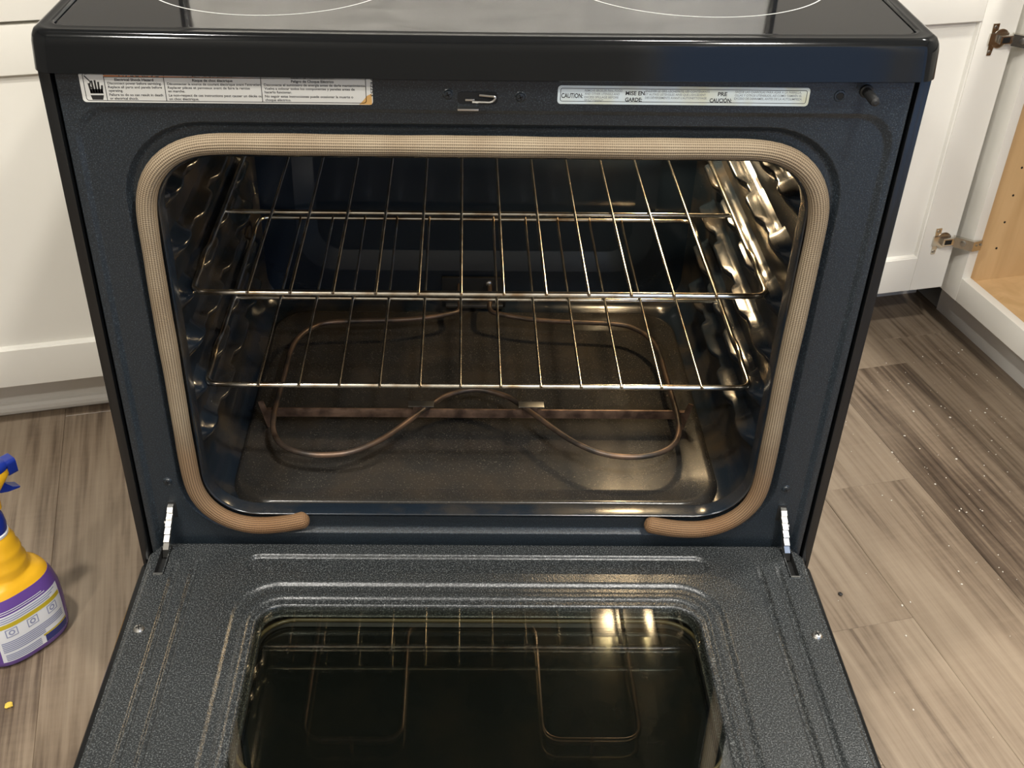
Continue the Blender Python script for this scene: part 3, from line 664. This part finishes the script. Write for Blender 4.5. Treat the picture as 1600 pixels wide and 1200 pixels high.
# ---- cooktop
def cl(z, hx, y0, y1, r): return zloop(z, hx, y0, y1, r, bow=.007)
ck = MB().loft([cl(.8800, .350, .03, .62, .01), cl(.8795, .3700, -.006, .636, .012), cl(.8785, .3735, -.0105, .6385, .014), cl(.8805, .3785, -.0142, .640, .016), cl(.9030, .3780, -.0118, .641, .017),
                cl(.9080, .3772, -.0108, .641, .017), cl(.9122, .3750, -.0088, .640, .016), cl(.9142, .3715, -.0065, .638, .015), cl(.9145, .3690, -.0040, .637, .015), cl(.9135, .3665, .0000, .636, .016), cl(.9145, .3645, .0035, .635, .016),
                cl(.9142, .3625, .0060, .634, .014), cl(.9128, .3612, .0075, .633, .014), cl(.9105, .3608, .0078, .633, .014), cl(.9100, .30, .05, .60, .014)], cap0=True, cap1=True).obj('cooktop_frame', m_ctop, rng, sharp=60); wn(ck)
gl = MB().loft([cl(.9103, .3598, .0085, .535, .012), cl(.9122, .3598, .0085, .535, .012), cl(.9125, .3590, .0093, .5342, .012)], True, True).obj('cooktop_glass', m_ceram, rng, sharp=8)
def ring(cx, cy, r, wd=.0007):
    MB().loft([[(cx+q*math.cos(2*PI*i/96), cy+q*math.sin(2*PI*i/96), .91262) for i in range(96)] for q in (r-wd, r+wd)]).obj('burner_ring', m_print, gl)
ring(-.198, .161, .1195); ring(.197, .180, .1295); ring(-.19, .41, .085); ring(.19, .42, .10)
bk = MB().prism([(.538, .9105), (.538, .918), (.557, 1.13), (.566, 1.145), (.630, 1.145), (.638, 1.13), (.638, .9105)], -.3765, .3765, 'x').obj('backguard', m_steel, rng)
for s in (-1, 1):
    x0, x1 = sorted((s*.3766, s*.3830)); MB().box(x0, x1, .534, .640, .905, 1.150, .003).obj('end_cap', m_black, bk)

# ---- oven door, lowered; local x across, -y away from the hinge, z up through the inner panel
TILT = 0.020
DL = 0.505
door = MB().loft([[(p[0], p[1], -.0465) for p in rrect(-.372, .372, -DL, -.006, .006, 4)], [(p[0], p[1], -.040) for p in rrect(-.376, .376, -DL-.004, -.004, .008, 4)],
                  [(p[0], p[1], -.0325) for p in rrect(-.376, .376, -DL-.004, -.004, .008, 4)], [(p[0], p[1], -.0305) for p in rrect(-.3745, .3745, -DL-.0025, -.005, .008, 4)],
                  [(p[0], p[1], -.0305) for p in rrect(-.20, .20, -.40, -.10, .008, 4)]], True, True).obj('oven_door', m_black, rng, loc=(0, 0, .347), rot=(-TILT, 0, 0))
def sdf_rr(x, y, x0, x1, y0, y1, r):
    cx, cy = (x0+x1)/2, (y0+y1)/2; qx = abs(x-cx)-(x1-x0)/2+r; qy = abs(y-cy)-(y1-y0)/2+r
    return math.hypot(max(qx, 0), max(qy, 0)) + min(max(qx, qy), 0) - r
def ss(a, b, x):
    t = min(max((x-a)/(b-a), 0), 1); return t*t*(3-2*t)
WIN = (-.231, .231, .098, .395, .030)       # in (x, v) with v = distance from the hinge line
def height(x, v):
    h = 0.0
    # raised land around the window with a groove outside it
    d = sdf_rr(x, v, -.2515, .2515, .0715, .42, .045)
    h -= .0030*(1-ss(-.0005, .0060, abs(d+.0035)-.0030)) if True else 0
    d2 = sdf_rr(x, v, -.238, .238, .089, .403, .036)
    h -= .0020*(1-ss(-.004, .001, d2))
    d3 = sdf_rr(x, v, *WIN)
    h -= .012*(1-ss(-.006, -.001, d3))
    # long slot-shaped recess near the hinge
    d4 = sdf_rr(x, v, -.252, .252, .0235, .0525, .0142)
    h -= .0040*(1-ss(-.0034, .0, d4))
    # twin ribs down each side
    for c in (.3265, .3060):
        f = abs(abs(x)-c); fade = ss(.030, .060, v) * (1-ss(.46, .48, v))
        h -= .0034*(1-ss(.0018, .0045, f))*fade
    # hinge pockets
    d5 = sdf_rr(abs(x), v, .3375, .3485, .010, .0560, .001)
    h -= .010*(1-ss(-.0012, .0002, d5))
    # rolled outer edge, hinge corners cut back
    e = max(abs(x)-.3620, v-.478)
    h -= .0014*(1-ss(.0008, .0026, abs(abs(x)-.3565)))*ss(.03, .06, v)
    c2 = (abs(x)-.346)*.80 + (.016-v)*.52
    h -= .028*ss(-.0040, .0002, e) + .022*ss(.004, .014, c2) + .006*(1-ss(.002, .008, v))
    return h
NX, NV = 600, 386
bm = bmesh.new(); grid = []
for j in range(NV+1):
    v = .003 + (.478-.003)*j/NV
    row = []
    for i in range(NX+1):
        x = -.3620 + .724*i/NX
        row.append(bm.verts.new((x, -v, height(x, v))))
    grid.append(row)
for j in range(NV):
    for i in range(NX):
        x = -.3620 + .724*(i+.5)/NX; v = .003 + .475*(j+.5)/NV
        if sdf_rr(x, v, *WIN) < -.0075: continue
        f = bm.faces.new([grid[j][i], grid[j][i+1], grid[j+1][i+1], grid[j+1][i]][::-1]); f.smooth = True
loose = [v for v in bm.verts if not v.link_faces]
bmesh.ops.delete(bm, geom=loose, context='VERTS')
me = bpy.data.meshes.new('inner_panel'); bm.to_mesh(me); bm.free()
ip = link('inner_panel', me, m_door, door)
# skirt closing the panel down to the skin
MB().loft([[(p[0], p[1], -.026) for p in rrect(-.3615, .3615, -.4775, -.0045, .004, 4)], [(p[0], p[1], -.0306) for p in rrect(-.3645, .3645, -.481, -.0045, .004, 4)]]).obj('panel_skirt', m_door, door)
# window: clear inner pane, smoke-stained spacer frame, dark outer pane
MB().loft([zloop(-.0075, .2335, -.3975, -.0955, .03), zloop(-.0040, .2335, -.3975, -.0955, .03)], True, True).obj('inner_glass', m_pane, door)
MB().loft([zloop(-.0140, .2320, -.396, -.097, .03), zloop(-.0290, .2320, -.396, -.097, .03)]).obj('window_well', m_void, door)
MB().loft([zloop(-.0225, .2315, -.3955, -.0975, .03), zloop(-.0185, .2290, -.302, -.1050, .040), zloop(-.0235, .2240, -.297, -.1095, .030)]).obj('spacer_frame', m_blackmatte, door, sharp=60)
MB().tube(zloop(-.0180, .2285, -.3015, -.1055, .040), .0022, 8, closed=True).obj('spacer_rim', m_amber, door, sharp=80)
MB().loft([zloop(-.0285, .2330, -.397, -.096, .03), zloop(-.0250, .2330, -.397, -.096, .03)], True, True).obj('outer_glass', m_pane2, door)
for s, v in ((-1, .137), (1, .142)):
    sc_ = MB().lathe([(.0056, 0), (.0055, .001), (.0042, .0028), (.0015, .0036)], 18, (s*.344, -v, -.0002)).obj('screw', m_zinc, door)
    for a in (0.3, 0.3+PI/2): MB().box(-.003, .003, -.0006, .0006, .0028, .0038).xf(Matrix.Translation((s*.344, -v, 0)) @ Matrix.Rotation(a, 4, 'Z')).obj('screw_slot', m_void, door)
for s in (-1, 1):
    MB().box(s*.343-.0040, s*.343+.0040, -.0545, -.0150, -.0095, -.0085).obj('hinge_pocket', m_void, door)
    fo = [(p[0]+s*.343, p[1]-.0355, .0007) for p in rrect(-.0056, .0056, -.0205, .0215, .001, 3)]; fi = [(p[0]+s*.343, p[1]-.0355, .0007) for p in rrect(-.0044, .0044, -.0193, .0205, .001, 3)]; fd = [(a_[0], a_[1], -.0085) for a_ in fi]
    MB().loft([fo, fi]).obj('pocket_frame', m_door, door)
    MB().loft([fi, fd]).obj('pocket_wall', m_void, door)
    MB().box(s*.343-.0050, s*.343+.0050, -.0570, -.0552, -.001, .0010).obj('pocket_lip', m_zinc, door)
# handle on the outer skin's far end
hb = MB().tube([(-.33, -DL+.035, -.095), (.33, -DL+.035, -.095)], .011, 16).obj('handle', m_blackmatte, door)
for s in (-1, 1): MB().box(s*.31-.012, s*.31+.012, -DL+.025, -DL+.045, -.093, -.0465, .003).obj('handle_post', m_blackmatte, door)

# ---- hinge arms between face and door
for s in (-1, 1):
    sl = MB().box(s*.3325-.0045, s*.3325+.0045, -.0006, .0012, .3800, .4010, .0002).obj('hinge_slot', m_void, rng)
    prof = [(.002, .3995), (-.006, .3985), (-.010, .3950), (-.0080, .3925), (-.0135, .3885), (-.0112, .3855), (-.0170, .3810), (-.0145, .3775), (-.0200, .3725), (-.0175, .3690), (-.0225, .3630), (-.0200, .3595), (-.0240, .3530), (-.0240, .3420), (-.0130, .3420), (-.0105, .3540), (-.0075, .3660), (-.002, .3800), (.002, .3860)]
    xm = s*.3335
    mb = MB().prism(prof, -.0030, .0030, 'x')
    for v_ in mb.bm.verts: v_.co.x += xm + s*.0090*min(max((.395-v_.co.z)/.05, 0), 1)
    ha = mb.obj('hinge_arm', m_zinc, rng, sharp=25)
    MB().tube([(xm+s*.004-.0035, -.0095, .3800), (xm+s*.004+.0035, -.0095, .3800)], .0020, 10).obj('rivet', m_zinc, ha)

# ================================================================== oven racks
def make_rack(label, zr, xo):
    t = thing('oven_rack', label, 'oven rack', (xo, 0.100, zr), (0, 0, 0), 'chrome wire racks inside the oven')
    hw, dp = .3040, .400
    side = [(0, 0), (.05, 0), (.066, .0045), (.085, .0045), (.100, 0), (dp-.045, 0), (dp-.030, .006), (dp, .006)]
    pts = [(0, 0, 0), (hw, 0, 0)] + [(hw, y, z) for y, z in side[1:-1]] + [(hw-.003, dp, .006), (-hw+.003, dp, .006)] + [(-hw, y, z) for y, z in side[1:-1][::-1]] + [(-hw, 0, 0), (0, 0, 0)]
    f = fillet(pts, .016, 6)
    MB().tube(f[:-1], .0031, 12, closed=True).obj('frame', m_chrome, t, sharp=80)
    MB().tube([(-hw+.002, .195, -.0028), (hw-.002, .195, -.0028)], .0027, 10).obj('crossbar', m_chrome, t, sharp=80)
    rm_ = MB().tube(smoothpath([(0, -.001, .0022), (0, .012, .0026), (0, .19, .0026), (0, dp-.03, .0030), (0, dp+.001, .0085)], 3), .0018, 8).mesh('rod', 80); rm_.materials.append(m_chrome)
    for i in range(12):
        link('rod', rm_, None, t, (-.2450 + i*.04487, 0, 0))
    return t
make_rack('upper chrome wire oven rack, nearer the top of the opening', 0.6060, 0.0005)
make_rack('lower chrome wire oven rack, just above the heating element', 0.4875, 0.0005)

# ================================================================== spray bottle
BA = math.radians(50)
sb = thing('spray_bottle', 'purple and yellow cleaner spray bottle with a blue trigger, at the left edge', 'spray bottle', (-.630, .169, 0), (0, 0, BA))
sb.scale = (1.08, 1.08, 1.08)
def sel(a, b, z, n=2.6, seg=48, dx=0.0):
    out = []
    for k_ in range(seg):
        t_ = 2*PI*k_/seg; c_, s_ = math.cos(t_), math.sin(t_)
        out.append((dx+a*math.copysign(abs(c_)**(2/n), c_), b*math.copysign(abs(s_)**(2/n), s_), z if z < .122 else (.122+(z-.122)*1.2 if z < .2 else .2156+(z-.2)*.75)))
    return out
MB().loft([sel(.045, .026, .0005), sel(.053, .033, .0012), sel(.0575, .0375, .006), sel(.0585, .0385, .013), sel(.0595, .0390, .030), sel(.0600, .0390, .055), sel(.0585, .0380, .080), sel(.0545, .0360, .097), sel(.0500, .0335, .108)], True, True).obj('body', m_purple, sb, sharp=60)
NZ = lambda z: z if z < .122 else (.122+(z-.122)*1.2 if z < .2 else .2156+(z-.2)*.75)
MB().loft([sel(.0498, .0333, .1081), sel(.0465, .0315, .1130), sel(.0400, .0290, .1185), sel(.0325, .0265, .1220, 2.2), sel(.0295, .0258, .1260, 2), sel(.0310, .0268, .1330, 2), sel(.0305, .0262, .1380, 2), sel(.0270, .0240, .1430, 2), sel(.0280, .0245, .1490, 2), sel(.0270, .0238, .1540, 2),
           sel(.0240, .0215, .1590, 2), sel(.0240, .0215, .1650, 2), sel(.0205, .0190, .1710, 2), sel(.0195, .0180, .1740, 2)], True, True).obj('neck', m_yellow, sb, sharp=60)
MB().lathe([(r, NZ(z)) for r, z in [(.0185, .1741), (.0190, .1770), (.0180, .1785)]], 32).obj('neck_ring', m_labelw, sb)
MB().lathe([(r, NZ(z)) for r, z in [(.0180, .1786), (.0188, .1850), (.0175, .1950), (.0140, .2060)]], 32).obj('collar', m_blue, sb, sharp=60)
hd = MB().loft([sel(.0125, .0100, .2040, 3, dx=0.0060), sel(.0130, .0105, .2200, 3, dx=0.0060), sel(.0150, .0110, .2360, 3, dx=0.0070), sel(.0230, .0120, .2500, 3, dx=0.0100), sel(.0280, .0120, .2600, 3, dx=0.0120), sel(.0270, .0110, .2680, 3, dx=0.0110)], True, True).obj('spray_head', m_yellow, sb, sharp=60)
MB().loft([sel(.0272, .0112, .2681, 3, dx=0.0110), sel(.0290, .0115, .2740, 3, dx=0.0140), sel(.0260, .0100, .2800, 3, dx=0.0140), sel(.0180, .0070, .2830, 3, dx=0.0130)], True, True).obj('cap', m_blue, hd, sharp=60)
MB().loft([[(x, y, z) for y, z in [(p[0], p[1]+NZ(.2650)) for p in rrect(-.0095, .0095, -.0090, .0120, .004, 4)]] for x in (.036, .0475)] , True, True).obj('nozzle', m_blue, hd, sharp=60)
MB().prism([(x+.006, NZ(z)) for x, z in [(.010, .2480), (.0220, .2470), (.0250, .2400), (.0310, .2300), (.0400, .2230), (.0385, .2215), (.0240, .2250), (.0150, .2300), (.009, .2380)]], -.0065, .0065, 'y').obj('trigger', m_blue, sb, sharp=40)
# label wrapped on the face turned to the camera (local -y)
def on_body(x, z, off):
    prof = [(.0005, .045, .026), (.006, .0575, .0375), (.013, .0585, .0385), (.03, .0595, .039), (.055, .06, .039), (.08, .0585, .038), (.097, .0545, .036), (.108, .05, .0335)]
    for (z0, a0, b0), (z1, a1, b1) in zip(prof, prof[1:]):
        if z0 <= z <= z1:
            t_ = (z-z0)/(z1-z0); a_ = a0+(a1-a0)*t_; b_ = b0+(b1-b0)*t_; break
    y = -b_*(max(1-abs(x/a_)**2.6, 0))**(1/2.6)
    return (x, y-off, z)
def patch(x0, x1, z0, z1, m, name, parent, off, nx=14, nz=4, skew=0.0):
    mb = MB(); g = []
    for j in range(nz+1):
        z = z0+(z1-z0)*j/nz
        g.append([mb.bm.verts.new(on_body(x0+(x1-x0)*i/nx, z, off)) for i in range(nx+1)])
    for j in range(nz):
        for i in range(nx): mb.bm.faces.new([g[j][i], g[j][i+1], g[j+1][i+1], g[j+1][i]])
    return mb.obj(name, m, parent, sharp=80)
lb = patch(-.046, .046, .0135, .0875, m_labelw, 'label', sb, .00035, 20, 12)
lb['label'] = 'white back label with a yellow stripe, pictograms and navy block'
patch(-.045, .045, .0690, .0755, m_labely, 'yellow_stripe', lb, .0006)
patch(.010, .0458, .0140, .0255, m_labeln, 'navy_block', lb, .0006)
patch(.008, .0458, .0258, .0285, m_labely, 'yellow_line', lb, .0006)
for i in range(3): patch(-.044, .030+.005*i, .0775+.0032*i, .0790+.0032*i, m_labelg, 'print_line', lb, .0006)
for i in range(6): patch(-.043, .042 if i < 4 else .012, .0455-.0030*i, .0473-.0030*i, m_labelg, 'print_line', lb, .0006)
for i in range(4): patch(-.042, .004, .0155+.0030*i, .0172+.0030*i, m_labelg, 'print_line', lb, .0006)
for cx_ in (-.028, .0, .029):
    patch(cx_-.0075, cx_+.0075, .0540, .0552, m_labelg, 'pictogram_edge', lb, .0006, 6, 1); patch(cx_-.0075, cx_+.0075, .0655, .0667, m_labelg, 'pictogram_edge', lb, .0006, 6, 1)
    patch(cx_-.0075, cx_-.0063, .0552, .0655, m_labelg, 'pictogram_edge', lb, .0006, 1, 4); patch(cx_+.0063, cx_+.0075, .0552, .0655, m_labelg, 'pictogram_edge', lb, .0006, 1, 4)
    mb = MB(); mb.loft([[on_body(cx_+q*math.cos(2*PI*i/20), .0604+q*math.sin(2*PI*i/20), .0006) for i in range(20)] for q in (.0022, .0040)]); mb.obj('pictogram_ring', m_labelg, lb)
for i in range(2): patch(-.046, .026-.004*i, .0900+.0030*i, .0911+.0030*i, m_labelw, 'white_print_line', sb, .0004)

# ================================================================== crumbs
def lump(name, r, m, loc, label, cat, flat=0.6, sub=2):
    mb = MB(); bmesh.ops.create_icosphere(mb.bm, subdivisions=sub, radius=r)
    for v in mb.bm.verts: v.co *= 0.75+0.5*random.random(); v.co.z *= flat
    zmin = min(v.co.z for v in mb.bm.verts)
    for v in mb.bm.verts: v.co.z -= zmin
    return tag(mb.obj(name, m, loc=loc), label, cat)
lump('foam_crumb', .0055, m_foam, (-.614, .0495, 0), 'yellow foam crumb on the floor below the spray bottle', 'crumb')
lump('crumb', .0032, m_dark, (.5480, .2620, 0), 'black crumb on the floor just right of the oven door', 'crumb')
mb = MB()
for i in range(170):
    near = random.random()
    a = 0.74+0.43*random.random()**.7; b = (0.10+0.62*random.random())
    if i > 130: a = 0.52+0.6*random.random(); b = -0.2+0.9*random.random()
    p = room(a, b); r = random.choice((.0006, .0008, .0010, .0013, .0017))
    if p.x < 0.40: continue
    m0 = Matrix.Translation((p.x, p.y, r*.5)) @ Matrix.Diagonal((r*random.uniform(.7, 1.5), r*random.uniform(.7, 1.5), r*.6, 1))
    bmesh.ops.create_icosphere(mb.bm, subdivisions=1, radius=1, matrix=m0)
tag(mb.obj('floor_dust', m_crumb), 'scatter of pale dust specks on the floor right of the range', 'dust', kind='stuff')
